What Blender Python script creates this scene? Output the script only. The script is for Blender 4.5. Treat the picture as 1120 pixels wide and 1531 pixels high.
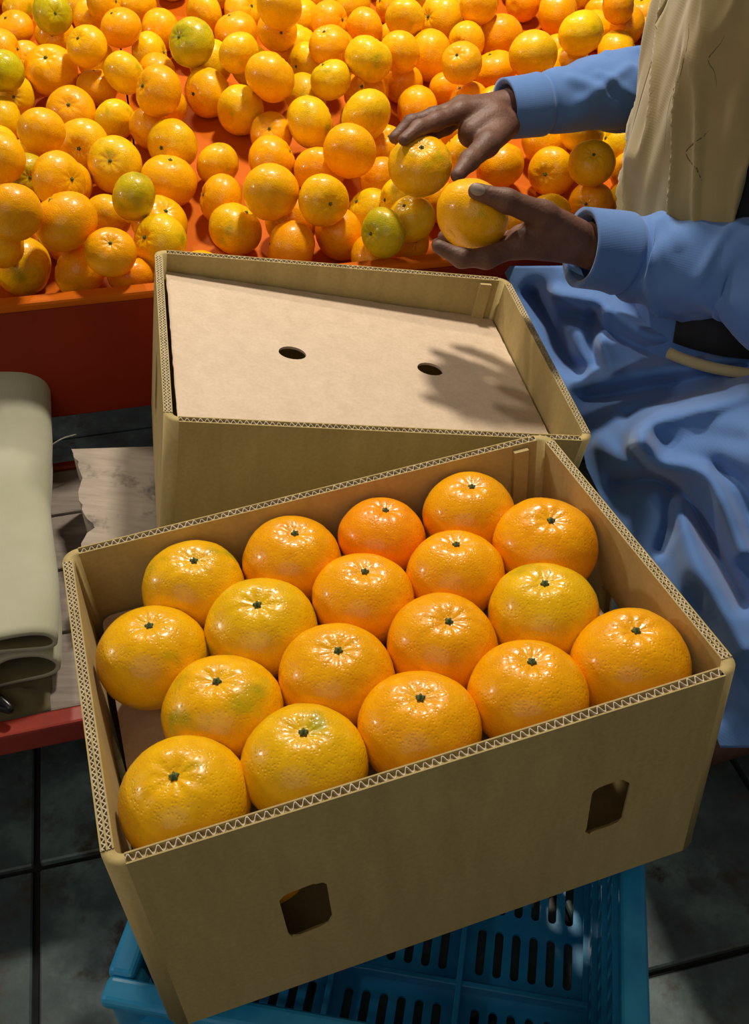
import bpy, bmesh, math, random
import numpy as np
from mathutils import Vector, Matrix, noise
from mathutils.bvhtree import BVHTree

for o in list(bpy.data.objects): bpy.data.objects.remove(o)
scene = bpy.context.scene
COL = scene.collection
GZ = 1.04                      # camera height above the market floor

# ------------------------------------------------------------------ camera
FPX, CX, CY, PITCH = 1505.0, 560.0, 765.5, math.radians(40)
cam = bpy.data.cameras.new('camera'); camo = bpy.data.objects.new('camera', cam)
COL.objects.link(camo)
cam.sensor_fit = 'VERTICAL'; cam.sensor_height = 24.0; cam.lens = FPX / 1531.0 * 24.0
cam.clip_start = 0.02
camo.location = (0, 0, GZ); camo.rotation_euler = (math.radians(90) - PITCH, 0, 0)
scene.camera = camo

# ------------------------------------------------------------------ world and lamps (a night market)
world = bpy.data.worlds.new('night'); scene.world = world; world.use_nodes = True
world.node_tree.nodes['Background'].inputs[0].default_value = (1.0, 0.90, 0.76, 1)
world.node_tree.nodes['Background'].inputs[1].default_value = 0.08
def lamp(name, loc, power, color, radius):
    l = bpy.data.lights.new(name, 'POINT'); l.energy = power; l.color = color; l.shadow_soft_size = radius
    o = bpy.data.objects.new(name, l); COL.objects.link(o); o.location = (loc[0], loc[1], loc[2] + GZ); return o
lamp('stall_bulb', (0.16, 1.72, 0.95), 105, (1.0, 0.90, 0.74), 0.09)
lamp('stall_bulb_rear', (-0.75, 2.3, 1.15), 55, (1.0, 0.90, 0.74), 0.07)
lamp('neighbour_lamp', (-2.0, 0.75, 0.15), 22, (1.0, 0.86, 0.80), 0.09)
lamp('fill_lamp', (-0.6, -1.6, 1.3), 50, (1.0, 0.92, 0.78), 1.25)  # added soft fill behind the camera, brightens the carton fronts
scene.view_settings.view_transform = 'Standard'; scene.view_settings.look = 'None'
scene.view_settings.gamma = 1.0; scene.view_settings.use_curve_mapping = False
scene.view_settings.exposure = 0.12

# ------------------------------------------------------------------ helpers
def at(u, v, d):
    """point seen at photo pixel (u, v), at depth d metres, in metres with the camera at the origin"""
    qx, qy = (u - CX) / FPX, (v - CY) / FPX
    s, c = math.sin(PITCH), math.cos(PITCH)
    return Vector((qx * d, (-s * qy + c) * d, (-c * qy - s) * d))
def G(p): return Vector((p[0], p[1], p[2] + GZ))

def tag(o, label=None, cat=None, group=None, kind=None):
    if label: o['label'] = label
    if cat: o['category'] = cat
    if group: o['group'] = group
    if kind: o['kind'] = kind
    return o
def empty(name, loc, rot=None):
    o = bpy.data.objects.new(name, None); COL.objects.link(o); o.location = loc
    o.empty_display_size = 0.05
    if rot is not None: o.rotation_euler = rot
    return o
def link(name, me, parent=None):
    o = bpy.data.objects.new(name, me); COL.objects.link(o)
    if parent: o.parent = parent
    return o
def mesh(name, verts, faces, mat, smooth=False):
    me = bpy.data.meshes.new(name); me.from_pydata([tuple(v) for v in verts], [], faces); me.update()
    if mat: me.materials.append(mat)
    if smooth:
        for p in me.polygons: p.use_smooth = True
    return me
def mk(name, verts, faces, mat, parent=None, smooth=False):
    return link(name, mesh(name, verts, faces, mat, smooth), parent)
def mkw(name, verts, faces, mat, parent=None, smooth=False):
    """vertices given in camera-height metres; parent (unrotated) may be an Empty"""
    off = Vector((0, 0, GZ)); q = parent
    while q: off = off - q.location; q = q.parent
    return mk(name, [Vector(v) + off for v in verts], faces, mat, parent, smooth)
def box_vf(x0, x1, y0, y1, z0, z1):
    v = [(x0,y0,z0),(x1,y0,z0),(x1,y1,z0),(x0,y1,z0),(x0,y0,z1),(x1,y0,z1),(x1,y1,z1),(x0,y1,z1)]
    f = [(3,2,1,0),(4,5,6,7),(0,1,5,4),(1,2,6,5),(2,3,7,6),(3,0,4,7)]
    return v, f
class MB:
    def __init__(s): s.v = []; s.f = []
    def add(s, v, f):
        n = len(s.v); s.v += [tuple(a) for a in v]; s.f += [tuple(i + n for i in q) for q in f]; return s
    def box(s, *a): return s.add(*box_vf(*a))
    def build(s, name, mat, parent=None, smooth=False): return mk(name, s.v, s.f, mat, parent, smooth)
def bevel(o, w, seg=2):
    m = o.modifiers.new('bevel', 'BEVEL'); m.width = w; m.segments = seg; m.limit_method = 'ANGLE'; return o
def tube_vf(path, radii, n=12, cap=True):
    v, f = [], []; P = [Vector(p) for p in path]
    up = Vector((0, 0, 1))
    for i, p in enumerate(P):
        t = (P[min(i+1, len(P)-1)] - P[max(i-1, 0)]).normalized()
        a = t.cross(up)
        if a.length < 1e-3: a = t.cross(Vector((1, 0, 0)))
        a.normalize(); b = t.cross(a).normalized()
        for k in range(n):
            th = 2 * math.pi * k / n
            v.append(p + (a * math.cos(th) + b * math.sin(th)) * radii[i])
    for i in range(len(P) - 1):
        for k in range(n):
            k2 = (k + 1) % n
            f.append((i*n+k, i*n+k2, (i+1)*n+k2, (i+1)*n+k))
    if cap: f.append(tuple(range(n))[::-1]); f.append(tuple(range((len(P)-1)*n, len(P)*n)))
    return v, f
def smooth_path(pts, n):
    """Catmull-Rom through tuples of any length"""
    P = [np.array(p, float) for p in pts]; P = [2*P[0]-P[1]] + P + [2*P[-1]-P[-2]]
    out = []; m = len(P) - 3
    for k in range(n):
        t = k / (n - 1) * m; i = min(int(t), m - 1); t -= i
        a, b, c, d = P[i:i+4]
        out.append(0.5 * ((2*b) + (-a+c)*t + (2*a-5*b+4*c-d)*t*t + (-a+3*b-3*c+d)*t**3))
    return out
def sheet(outer, holes, thick):
    """flat outline with holes, extruded: vertices in (x, y) with z = +-thick/2"""
    cu = bpy.data.curves.new('tmp', 'CURVE'); cu.dimensions = '2D'; cu.fill_mode = 'BOTH'; cu.extrude = thick / 2
    for poly in [outer] + list(holes):
        s = cu.splines.new('POLY'); s.points.add(len(poly) - 1); s.use_cyclic_u = True
        for p, q in zip(s.points, poly): p.co = (q[0], q[1], 0, 1)
    o = bpy.data.objects.new('tmp', cu)
    me = o.to_mesh()
    v = [x.co.copy() for x in me.vertices]; f = [tuple(p.vertices) for p in me.polygons]
    o.to_mesh_clear(); bpy.data.objects.remove(o); bpy.data.curves.remove(cu)
    return v, f
def rrect(cx, cy, w, h, r, n=5):
    out = []
    for (sx, sy, a0) in ((1,1,0),(-1,1,90),(-1,-1,180),(1,-1,270)):
        for k in range(n):
            a = math.radians(a0 + 90 * k / (n - 1))
            out.append((cx + sx*(w/2-r) + r*math.cos(a), cy + sy*(h/2-r) + r*math.sin(a)))
    return out
def fbm(p, s, o=3): 
    return noise.fractal(Vector(p) * s, 1.0, 2.0, o)

# ------------------------------------------------------------------ materials
class NT:
    def __init__(s, name):
        s.m = bpy.data.materials.new(name); s.m.use_nodes = True; s.t = s.m.node_tree
        s.p = s.t.nodes['Principled BSDF']
    def n(s, typ, **kw):
        x = s.t.nodes.new(typ)
        for k, v in kw.items():
            if k in x.inputs: x.inputs[k].default_value = v
            else: setattr(x, k, v)
        return x
    def l(s, a, b): s.t.links.new(a, b)
    def coord(s): return s.n('ShaderNodeTexCoord').outputs['Object']
    def noise(s, scale, detail=3, rough=.5, vec=None):
        x = s.n('ShaderNodeTexNoise', Scale=scale, Detail=detail, Roughness=rough)
        s.l(vec or s.coord(), x.inputs['Vector']); return x.outputs['Fac']
    def ramp(s, fac, stops):
        r = s.n('ShaderNodeValToRGB'); e = r.color_ramp.elements
        while len(e) < len(stops): e.new(.5)
        for q, (pos, c) in zip(e, stops): q.position = pos; q.color = (*c, 1) if len(c) == 3 else c
        s.l(fac, r.inputs[0]); return r.outputs[0]
    def mix(s, fac, a, b, mode='MIX'):
        x = s.n('ShaderNodeMix', data_type='RGBA', blend_type=mode)
        for src, k in ((fac, 0), (a, 6), (b, 7)):
            if isinstance(src, (int, float)): x.inputs[k].default_value = src
            elif isinstance(src, tuple): x.inputs[k].default_value = (*src, 1)
            else: s.l(src, x.inputs[k])
        return x.outputs[2]
    def bump(s, h, strength, dist=.002, normal=None):
        b = s.n('ShaderNodeBump', Strength=strength, Distance=dist); s.l(h, b.inputs['Height'])
        if normal is not None: s.l(normal, b.inputs['Normal'])
        s.l(b.outputs[0], s.p.inputs['Normal']); return b.outputs[0]
    def col(s, c): s.l(c, s.p.inputs['Base Color'])
    def set(s, **kw):
        for k, v in kw.items(): s.p.inputs[k.replace('_', ' ')].default_value = v
        return s
def two_tone(name, a, b, scale, rough=.8, bump=.2, bscale=60, stops=(.35, .65), detail=4, spec=.5):
    t = NT(name); t.col(t.ramp(t.noise(scale, detail, .6), [(stops[0], a), (stops[1], b)]))
    t.bump(t.noise(bscale, 3), bump); t.set(Roughness=rough, Specular_IOR_Level=spec); return t.m

def m_peel():
    t = NT('peel'); oi = t.n('ShaderNodeObjectInfo')
    add = t.n('ShaderNodeVectorMath', operation='ADD')
    t.l(t.coord(), add.inputs[0])
    rv = t.n('ShaderNodeVectorMath', operation='SCALE'); rv.inputs[0].default_value = (37, 17, 53)
    t.l(oi.outputs['Random'], rv.inputs['Scale']); t.l(rv.outputs[0], add.inputs[1])
    big = t.noise(1.1, 2, .5, add.outputs[0])
    # green blush: how much is set for each fruit in the object's colour alpha
    lo = t.n('ShaderNodeMath', operation='SUBTRACT'); lo.inputs[0].default_value = 0.98
    t.l(oi.outputs['Alpha'], lo.inputs[1])
    mr = t.n('ShaderNodeMapRange', interpolation_type='SMOOTHSTEP'); t.l(big, mr.inputs[0]); t.l(lo.outputs[0], mr.inputs[1])
    hi = t.n('ShaderNodeMath', operation='ADD'); t.l(lo.outputs[0], hi.inputs[0]); hi.inputs[1].default_value = 0.22; t.l(hi.outputs[0], mr.inputs[2])
    c = t.mix(mr.outputs[0], oi.outputs['Color'], (0.42, 0.36, 0.004))
    mott = t.ramp(t.noise(3.2, 4, .6, add.outputs[0]), [(.3, (.90, .82, .8)), (.7, (1.06, 1.10, 1.0))])
    c = t.mix(0.75, c, mott, 'MULTIPLY')
    spots = t.ramp(t.noise(7, 2, .5, add.outputs[0]), [(.16, (.45, .42, .2)), (.23, (1, 1, 1))])
    c = t.mix(0.6, c, spots, 'MULTIPLY'); t.col(c)
    vo = t.n('ShaderNodeTexVoronoi', Scale=17.0); t.l(add.outputs[0], vo.inputs['Vector'])
    vb = t.ramp(vo.outputs['Distance'], [(.0, (0, 0, 0)), (.45, (1, 1, 1))])
    b1 = t.n('ShaderNodeBump', Strength=0.30, Distance=0.0011); t.l(vb, b1.inputs['Height'])
    t.bump(t.noise(5, 2, .5, add.outputs[0]), .22, .003, b1.outputs[0])
    t.set(Roughness=.30, IOR=1.45, Subsurface_Weight=.10, Subsurface_Scale=.006, Specular_IOR_Level=.32)
    t.p.inputs['Subsurface Radius'].default_value = (1, .35, .05)
    t.p.inputs['Coat Weight'].default_value = .22; t.p.inputs['Coat Roughness'].default_value = .10
    return t.m
def m_kraft(name, a, b, rough=.85):
    t = NT(name); co = t.coord()
    mp = t.n('ShaderNodeMapping'); mp.inputs['Scale'].default_value = (6, 6, 1.2); t.l(co, mp.inputs[0])
    n1 = t.noise(9, 5, .6, mp.outputs[0]); n2 = t.noise(260, 2, .6, co)
    c = t.ramp(n1, [(.3, a), (.7, b)]); c = t.mix(.25, c, t.ramp(n2, [(.35, (.75, .72, .68)), (.65, (1.1, 1.1, 1.1))]), 'MULTIPLY')
    t.col(c); t.bump(n2, .08, .001); t.set(Roughness=rough); return t.m
def m_fabric(name, a, b, weave=900, scale=14):
    t = NT(name); co = t.coord()
    w1 = t.n('ShaderNodeTexWave', Scale=weave / 6.28, bands_direction='X'); w2 = t.n('ShaderNodeTexWave', Scale=weave / 6.28, bands_direction='Z')
    t.l(co, w1.inputs[0]); t.l(co, w2.inputs[0])
    h = t.mix(.5, w1.outputs[0], w2.outputs[0])
    t.col(t.ramp(t.noise(scale, 4, .6), [(.3, a), (.7, b)]))
    t.bump(h, .12, .0006); t.set(Roughness=.88, Sheen_Weight=.25); return t.m
def m_wood(name, a, b, c):
    t = NT(name); co = t.coord()
    mp = t.n('ShaderNodeMapping'); mp.inputs['Scale'].default_value = (4, 40, 40); t.l(co, mp.inputs[0])
    g = t.noise(2.2, 6, .65, mp.outputs[0]); s = t.noise(12, 5, .7, co)
    k = t.mix(t.ramp(s, [(.58, (0, 0, 0)), (.70, (1, 1, 1))]), t.ramp(g, [(.3, a), (.7, b)]), c)
    t.col(k); t.bump(g, .5, .003); t.set(Roughness=.9); return t.m
def m_plastic(name, a, b, rough=.3):
    t = NT(name); t.col(t.ramp(t.noise(16, 4, .6), [(.3, a), (.7, b)])); t.bump(t.noise(60, 3), .08, .002)
    t.set(Roughness=rough); t.p.inputs['Coat Weight'].default_value = .2
    return t.m
def m_tile():
    t = NT('slate_tile'); co = t.n('ShaderNodeNewGeometry').outputs['Position']
    n = t.noise(5, 6, .65, co); s = t.noise(16, 5, .7, co)
    c = t.ramp(n, [(.3, (.022, .032, .035)), (.5, (.07, .10, .105)), (.68, (.21, .29, .29))])
    c = t.mix(t.ramp(s, [(.52, (0, 0, 0)), (.66, (1, 1, 1))]), c, (.06, .048, .036)); t.col(c)
    t.bump(s, .4, .003); t.set(Roughness=.55); return t.m
def m_skin():
    t = NT('skin'); co = t.coord()
    n = t.noise(22, 4, .6, co); v = t.n('ShaderNodeTexVoronoi', Scale=320.0); t.l(co, v.inputs[0])
    t.col(t.ramp(n, [(.3, (.095, .038, .024)), (.7, (.165, .075, .048))]))
    b1 = t.n('ShaderNodeBump', Strength=.25, Distance=.0008); t.l(v.outputs[0], b1.inputs['Height'])
    t.bump(t.noise(60, 4, .6, co), .45, .003, b1.outputs[0])
    t.set(Roughness=.58, Subsurface_Weight=.08, Subsurface_Scale=.01); return t.m

M = dict(
    peel=m_peel(),
    stem=two_tone('stem_green', (.05, .075, .012), (.10, .13, .03), 4, .8),
    kraft=m_kraft('kraft_board', (.42, .32, .125), (.50, .385, .16)),
    flute=m_kraft('board_edge', (.50, .42, .31), (.66, .57, .45)),
    card=m_kraft('pale_card', (.60, .46, .33), (.68, .53, .39), .6),
    tray=two_tone('orange_paint', (.50, .105, .0005), (.58, .13, .001), 6, .6, .1, spec=.12),
    tray_shaded=two_tone('shaded_tray_paint', (.20, .014, .001), (.26, .020, .002), 5, .55, .1, spec=.2),  # tray's paint with the shade on its outer boards put into the colour
    blue=m_fabric('blue_cotton', (.062, .155, .40), (.082, .19, .47)),
    vest=m_fabric('beige_cloth', (.25, .20, .085), (.32, .26, .115), 700, 9),
    vesthem=m_fabric('beige_binding', (.38, .31, .15), (.44, .36, .19), 700, 9),
    black=two_tone('matte_black', (.004, .004, .006), (.008, .008, .012), 30, .9),
    skin=m_skin(), nail=two_tone('nail', (.30, .22, .19), (.38, .29, .25), 60, .35, .05),
    hair=two_tone('hair', (.012, .010, .009), (.03, .026, .024), 60, .6, .6, 200),
    eye=two_tone('eye', (.6, .57, .52), (.7, .67, .62), 10, .3, 0),
    canvas=m_fabric('canvas', (.36, .36, .255), (.43, .425, .32), 600, 10),
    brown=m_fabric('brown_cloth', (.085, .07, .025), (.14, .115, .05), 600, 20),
    wood=m_wood('weathered_wood', (.20, .165, .14), (.32, .27, .235), (.05, .042, .036)),
    wood2=m_wood('worn_board', (.30, .25, .20), (.42, .36, .30), (.075, .065, .06)),
    redbar=two_tone('red_enamel', (.26, .022, .012), (.34, .035, .018), 14, .45, .15),
    metal=two_tone('black_metal', (.006, .006, .007), (.015, .015, .018), 20, .3, .1),
    plastic=m_plastic('blue_plastic', (.014, .23, .53), (.035, .38, .68)),
    tile=m_tile(), grout=two_tone('grout', (.006, .006, .007), (.012, .012, .012), 30, .95),
    string=two_tone('string', (.5, .5, .46), (.6, .6, .55), 40, .9),
)

# ------------------------------------------------------------------ floor of slate tiles
def make_floor():
    ang = math.radians(14); T = .28; g = .004
    fl = mk('floor', *box_vf(-1.6, 1.9, -.7, 3.0, -.06, -.008), M['grout']); tag(fl, kind='structure')
    fl['label'] = 'dark wet slate tiled market floor'
    me = None
    c0 = Vector((-.383, .615, 0)); a = Vector((math.cos(ang), math.sin(ang), 0)); b = Vector((-math.sin(ang), math.cos(ang), 0))
    v, f = box_vf(-T/2+g, T/2-g, -T/2+g, T/2-g, -.012, 0)
    me = mesh('tile', v, f, M['tile'])
    for i in range(-3, 5):
        for j in range(-3, 4):
            o = link('tile', me, fl)
            p = c0 + a * (i + .5) * T + b * (j + .5) * T
            o.location = (p.x, p.y, random.Random(i*31+j).uniform(-.0012, .0012)); o.rotation_euler = (0, 0, ang)
            if not o.modifiers: bevel(o, .002, 1)
make_floor()

# ------------------------------------------------------------------ fruit
def fruit_mesh(seed, flat):
    rnd = random.Random(seed); NU, NV = 40, 24; v, f = [], []
    off = Vector((rnd.uniform(0, 99), rnd.uniform(0, 99), 0)); lob = rnd.choice((8, 9, 10))
    for j in range(NV + 1):
        t = math.pi * j / NV
        for i in range(NU):
            p = 2 * math.pi * i / NU
            rho = math.sin(t) ** .93; z = flat * math.cos(t)
            d = Vector((math.sin(t) * math.cos(p), math.sin(t) * math.sin(p), math.cos(t)))
            k = 1 + .045 * noise.noise(d * 1.1 + off) + .012 * noise.noise(d * 3.5 + off)
            if t < math.pi / 2:
                z -= .12 * math.exp(-(rho / .24) ** 2)
                z += .013 * (math.cos(lob * p) + noise.noise(d * 7 + off)) * math.exp(-((rho - .32) / .16) ** 2)
            else: z += .07 * math.exp(-(rho / .22) ** 2)
            v.append((rho * math.cos(p) * k, rho * math.sin(p) * k, z * k))
    for j in range(NV):
        for i in range(NU):
            i2 = (i + 1) % NU
            f.append((j*NU+i, (j+1)*NU+i, (j+1)*NU+i2, j*NU+i2))
    me = mesh('peel', v, f, M['peel'], True); bm = bmesh.new(); bm.from_mesh(me)
    bmesh.ops.remove_doubles(bm, verts=bm.verts, dist=1e-4); bm.to_mesh(me); bm.free()
    for p in me.polygons: p.use_smooth = True
    return me
def stem_mesh(seed, flat):
    rnd = random.Random(seed); v, f = [], []; n = 20
    z0 = flat - .118
    for r, z in ((.0, .0), (1., .0), (.95, .03), (.42, .035), (.34, .075), (.0, .085)):
        for i in range(n):
            p = 2 * math.pi * i / n
            k = (.066 + .020 * math.cos(5 * p + seed)) if r > .5 else .075
            v.append((r * k * math.cos(p), r * k * math.sin(p), z0 + z + (.012 if .5 < r else 0)))
    for j in range(5):
        for i in range(n):
            i2 = (i + 1) % n; f.append((j*n+i, j*n+i2, (j+1)*n+i2, (j+1)*n+i))
    return mesh('stem', v, f, M['stem'], True)
FLATS = (.84, .87, .81, .89, .85, .83)
PEELS = [fruit_mesh(i + 3, FLATS[i]) for i in range(6)]
STEMS = [stem_mesh(i, FLATS[i]) for i in range(6)]
TINT = dict(o=(.93, .42, .001, .28), y=(.88, .49, .003, .38), g=(.60, .44, .004, .56), d=(.95, .345, .001, .12), h=(.91, .45, .001, .44))
def fruit(name, p, r, tint, rnd, upright=True, lean=None):
    k = rnd.randrange(6)
    o = link(name, PEELS[k]); o.location = G(p); o.scale = (r, r * (1 if upright else rnd.uniform(.95, 1.02)), r * (1 if upright else rnd.uniform(.92, 1.06)))
    if upright:
        lx, ly = lean if lean else (rnd.uniform(-.12, .12), rnd.uniform(-.1, .16))
        o.rotation_euler = (lx, ly, rnd.uniform(0, 6.28))
    else:
        o.rotation_euler = (rnd.uniform(-1.5, 1.5), rnd.uniform(-1.5, 1.5), rnd.uniform(0, 6.28))
    c = TINT[tint]; j = rnd.uniform(.94, 1.06) if upright else rnd.uniform(.90, 1.16)
    o.color = (min(1, c[0] * rnd.uniform(.97, 1.03)), c[1] * j, c[2], c[3] + rnd.uniform(-.05, .05))
    s = link('stem', STEMS[k], o)
    return o

# ------------------------------------------------------------------ cartons of corrugated board
def rotvec(v):
    v = Vector(v); return Matrix.Rotation(v.length, 4, v.normalized()) if v.length else Matrix()
def carton(name, loc, rv, L, W, H, shear, vents, double=('left', 'right'), T=.0085, RC=.014):
    root = empty(name, G(loc)); root.rotation_mode = 'QUATERNION'; root.rotation_quaternion = rotvec(rv).to_quaternion()
    sh = lambda p: (p[0] + shear * p[1], p[1], p[2])
    lip, rec = .0012, .0030
    # side -> (origin at outer face start, direction along, inward normal, length)
    S = dict(front=((-L/2+RC, -W/2), (1, 0), (0, 1), L-2*RC), right=((L/2, -W/2+RC), (0, 1), (-1, 0), W-2*RC),
             back=((L/2-RC, W/2), (-1, 0), (0, -1), L-2*RC), left=((-L/2, W/2-RC), (0, -1), (1, 0), W-2*RC))
    for side, (o, d, n, ln) in S.items():
        def pt(s, t, z): return sh((o[0] + d[0]*s + n[0]*t, o[1] + d[1]*s + n[1]*t, z))
        holes = [rrect(hx * ln, -hz, hw, hh, min(hw, hh) * .3) for (hx, hz, hw, hh) in vents.get(side, ())]
        # a slightly ragged cut: nibble the outline of the vents
        rg = random.Random(len(side)); holes = [[(x + rg.uniform(-.0012, .0012), y + rg.uniform(-.0012, .0012)) for x, y in h] for h in holes]
        mb = MB()
        big = [[(x + (x - hx_) * .5, y + (y - hy_) * .32) for x, y in h] for h, hx_, hy_ in [(h, sum(q[0] for q in h) / len(h), sum(q[1] for q in h) / len(h)) for h in holes]]
        v, f = sheet([(0, -H), (ln, -H), (ln, -rec), (0, -rec)], holes, .0016)
        mb.add([pt(p[0], .0008 - p[2], p[1]) for p in v], f)
        v, f = sheet([(0, -H), (ln, -H), (ln, -rec), (0, -rec)], big, T - .0016)
        mb.add([pt(p[0], .0016 + (T - .0016) / 2 - p[2], p[1]) for p in v], f)
        walls = [0, T - lip] + ([T/2 - lip/2] if side in double else [])
        for t0 in walls:
            bv, bf = box_vf(0, ln, t0, t0 + lip, -rec, 0)
            jag = random.Random(7)
            mb.add([pt(p[0], p[1], p[2]) for p in bv], bf)
        pn = mb.build('side_panel', M['kraft'], root)
        # wavy core seen on the cut top edge
        cb = MB(); rows = [(lip, T/2 - lip/2), (T/2 + lip/2, T - lip)] if side in double else [(lip, T - lip)]
        wl = .0050 if side in double else .0062
        for (t0, t1) in rows:
            n_ = int(ln / wl * 8); v, f = [], []
            for i in range(n_ + 1):
                s = ln * i / n_; ph = 2 * math.pi * s / wl
                t = (t0 + t1) / 2 + (t1 - t0) * .45 * math.sin(ph); w = .0006
                jz = .0012 * noise.noise(Vector((s * 90, t0 * 500, len(side))))
                for (tt, zz) in ((t - w, -rec), (t + w, -rec), (t + w, jz - .0004), (t - w, jz - .0004)):
                    v.append(pt(s, tt, zz))
            for i in range(n_):
                a = i * 4; b = a + 4
                f += [(a+1, b+1, b+2, a+2), (a, a+3, b+3, b), (a+3, a+2, b+2, b+3)]
            cb.add(v, f)
        cb.build('corrugated_core', M['flute'], pn)
    # rounded fold at each corner
    for (cx, cy, a0) in ((-L/2+RC, -W/2+RC, 180), (L/2-RC, -W/2+RC, 270), (L/2-RC, W/2-RC, 0), (-L/2+RC, W/2-RC, 90)):
        v, f = [], []; n_ = 8
        for i in range(n_ + 1):
            a = math.radians(a0 + 90 * i / n_)
            for r in (RC, RC - T):
                for z in (-H, -.0008): v.append(sh((cx + r*math.cos(a), cy + r*math.sin(a), z)))
        for i in range(n_):
            a = i * 4; b = a + 4
            f += [(a, b, b+1, a+1), (a+2, a+3, b+3, b+2), (a+1, b+1, b+3, a+3), (a, a+2, b+2, b)]
        v = v; mk('corner_fold', v, f, M['kraft'], root, True)
    bv, bf = box_vf(-L/2+.004, L/2-.004, -W/2+.004, W/2-.004, -H, -H+.006)
    mk('bottom_panel', [sh(p) for p in bv], bf, M['kraft'], root)
    # glued tab inside one corner
    bv, bf = box_vf(L/2-T-.030, L/2-T-.016, W/2-T-.006, W/2-T, -H+.01, -.004)
    mk('glue_tab', [sh(p) for p in bv], bf, M['kraft'], root)
    return root

B1 = dict(loc=(-.0023, .5383, -.5442), rv=(-.0153, -.0556, .3188), L=.44, W=.308, H=.216)
c1 = carton('carton', B1['loc'], B1['rv'], .44, .308, .216, 0,
            dict(front=((.245, .117, .033, .060), (.808, .114, .032, .060)), left=((.5, .10, .03, .045),), right=((.5, .10, .03, .045),)))
tag(c1, 'open cardboard carton in front, filled with large oranges', 'carton', 'cardboard cartons')
B2 = dict(loc=(-.0148, .9648, -.5627), rv=(.0514, .1624, .139), L=.4329, W=.3218, H=.213, sh=-.05)
c2 = carton('carton', B2['loc'], B2['rv'], .4329, .3218, .213, -.05,
            dict(left=((.42, .10, .045, .085),), right=((.5, .1, .03, .045),)))
tag(c2, 'open cardboard carton behind, covered by a pale sheet', 'carton', 'cardboard cartons')

# eighteen chosen oranges in the front carton, in staggered rows
M1 = Matrix.Translation(B1['loc']) @ rotvec(B1['rv'])
TOP = [(251,1195,98,'front row, in the front left corner','y'),(451,1131,97,'front row, second from the left','y'),(640,1079,92,'front row, in the middle','o'),
       (815,1020,94,'front row, second from the right','o'),(980,963,87,'front row, at the right-hand corner','o'),
       (311,1038,92,'second row, leftmost','h'),(497,985,86,'second row, second from the left','o'),(664,930,81,'second row, third from the left','o'),
       (826,878,79,'second row, rightmost, slightly flattened','y'),
       (201,952,87,'third row, against the left wall','h'),(379,903,81,'third row, second from the left','y'),(543,855,74,'third row, in the middle','o'),
       (694,812,70,'third row, fourth from the left','o'),(843,775,75,'third row, against the right wall','o'),
       (270,826,74,'back row, leftmost','y'),(432,788,71,'back row, second from the left','o'),(578,757,64,'back row, smallest, third from the left','d'),
       (716,716,66,'back row, rightmost, in the far corner','o')]
rnd = random.Random(11); tops = []
for (u, v, rp, where, tint) in TOP:
    d = at(u, v + 5, 1.0); t = -.572 / d.z; p = d * t; r = min(.0445, rp * t / FPX * 1.035)
    tops.append([p, r, where, tint])
for it in range(60):
    for i in range(len(tops)):
        for j in range(i):
            e = tops[i][0] - tops[j][0]; m = (tops[i][1] + tops[j][1]) * 1.0 - e.length
            if m > 0: e.normalize(); tops[i][0] = tops[i][0] + e * m * .25; tops[j][0] = tops[j][0] - e * m * .25
    for q in tops:
        l = M1.inverted() @ q[0]; mx = .22 - .0095 - q[1]; my = .154 - .0095 - q[1]
        l.x = max(-mx, min(mx, l.x)); l.y = max(-my, min(my, l.y)); l.z = -.030; q[0] = M1 @ l
for (p, r, where, tint) in tops:
    o = fruit('orange', p, r * .985, tint, rnd)
    tag(o, 'large glossy orange in the front carton, ' + where, 'orange', 'oranges in the front carton')
# the pad they lie on, and the two lower oranges that show through the vents
pad = MB(); v, f = sheet(rrect(0, 0, .40, .27, .01), [rrect(-.1, 0, .03, .03, .014), rrect(.1, 0, .03, .03, .014)], .003)
pad.add(v, f); po = pad.build('layer_pad', M['card']); po.matrix_world = Matrix.Translation((0, 0, GZ)) @ M1 @ Matrix.Translation((-.004, .006, -.072))
tag(po, 'pale cardboard pad under the oranges in the front carton', 'cardboard sheet')
for k, (lx, tx) in enumerate(((-.125, 'left'), (.105, 'right'))):
    o = fruit('orange', M1 @ Vector((lx, -.098, -.1165)), .041, 'od'[k], rnd)
    tag(o, 'lower-layer orange seen through the front carton\'s %s vent hole' % tx, 'orange', 'lower layer oranges')

# the sheet that covers the rear carton, two finger holes in it
M2 = Matrix.Translation(B2['loc']) @ rotvec(B2['rv'])
def on2(u, v, zf):
    """point of the photo on the sheet's plane inside the rear carton (local coordinates)"""
    inv = M2.inverted(); o = inv @ Vector((0, 0, 0)); d = (inv.to_3x3() @ at(u, v, 1.0))
    lo = .3; hi = 3.0
    for _ in range(60):
        m = (lo + hi) / 2; q = o + d * m
        if q.z > zf(q.x, q.y): lo = m
        else: hi = m
    return o + d * hi
zcard = lambda x, y: -.022 - .078 * (x + .2) - .015 * y
cor = [on2(u, v, zcard) for (u, v) in ((248, 404), (266, 640), (836, 668), (752, 478))]
for q in cor:
    q.y = max(-.1609 + .011, min(.1609 - .011, q.y)); q.x = max(-.2164 + .011 - .05 * q.y, min(.2164 - .011 - .05 * q.y, q.x))
hl = [on2(437, 530, zcard), on2(643, 554, zcard)]
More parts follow.
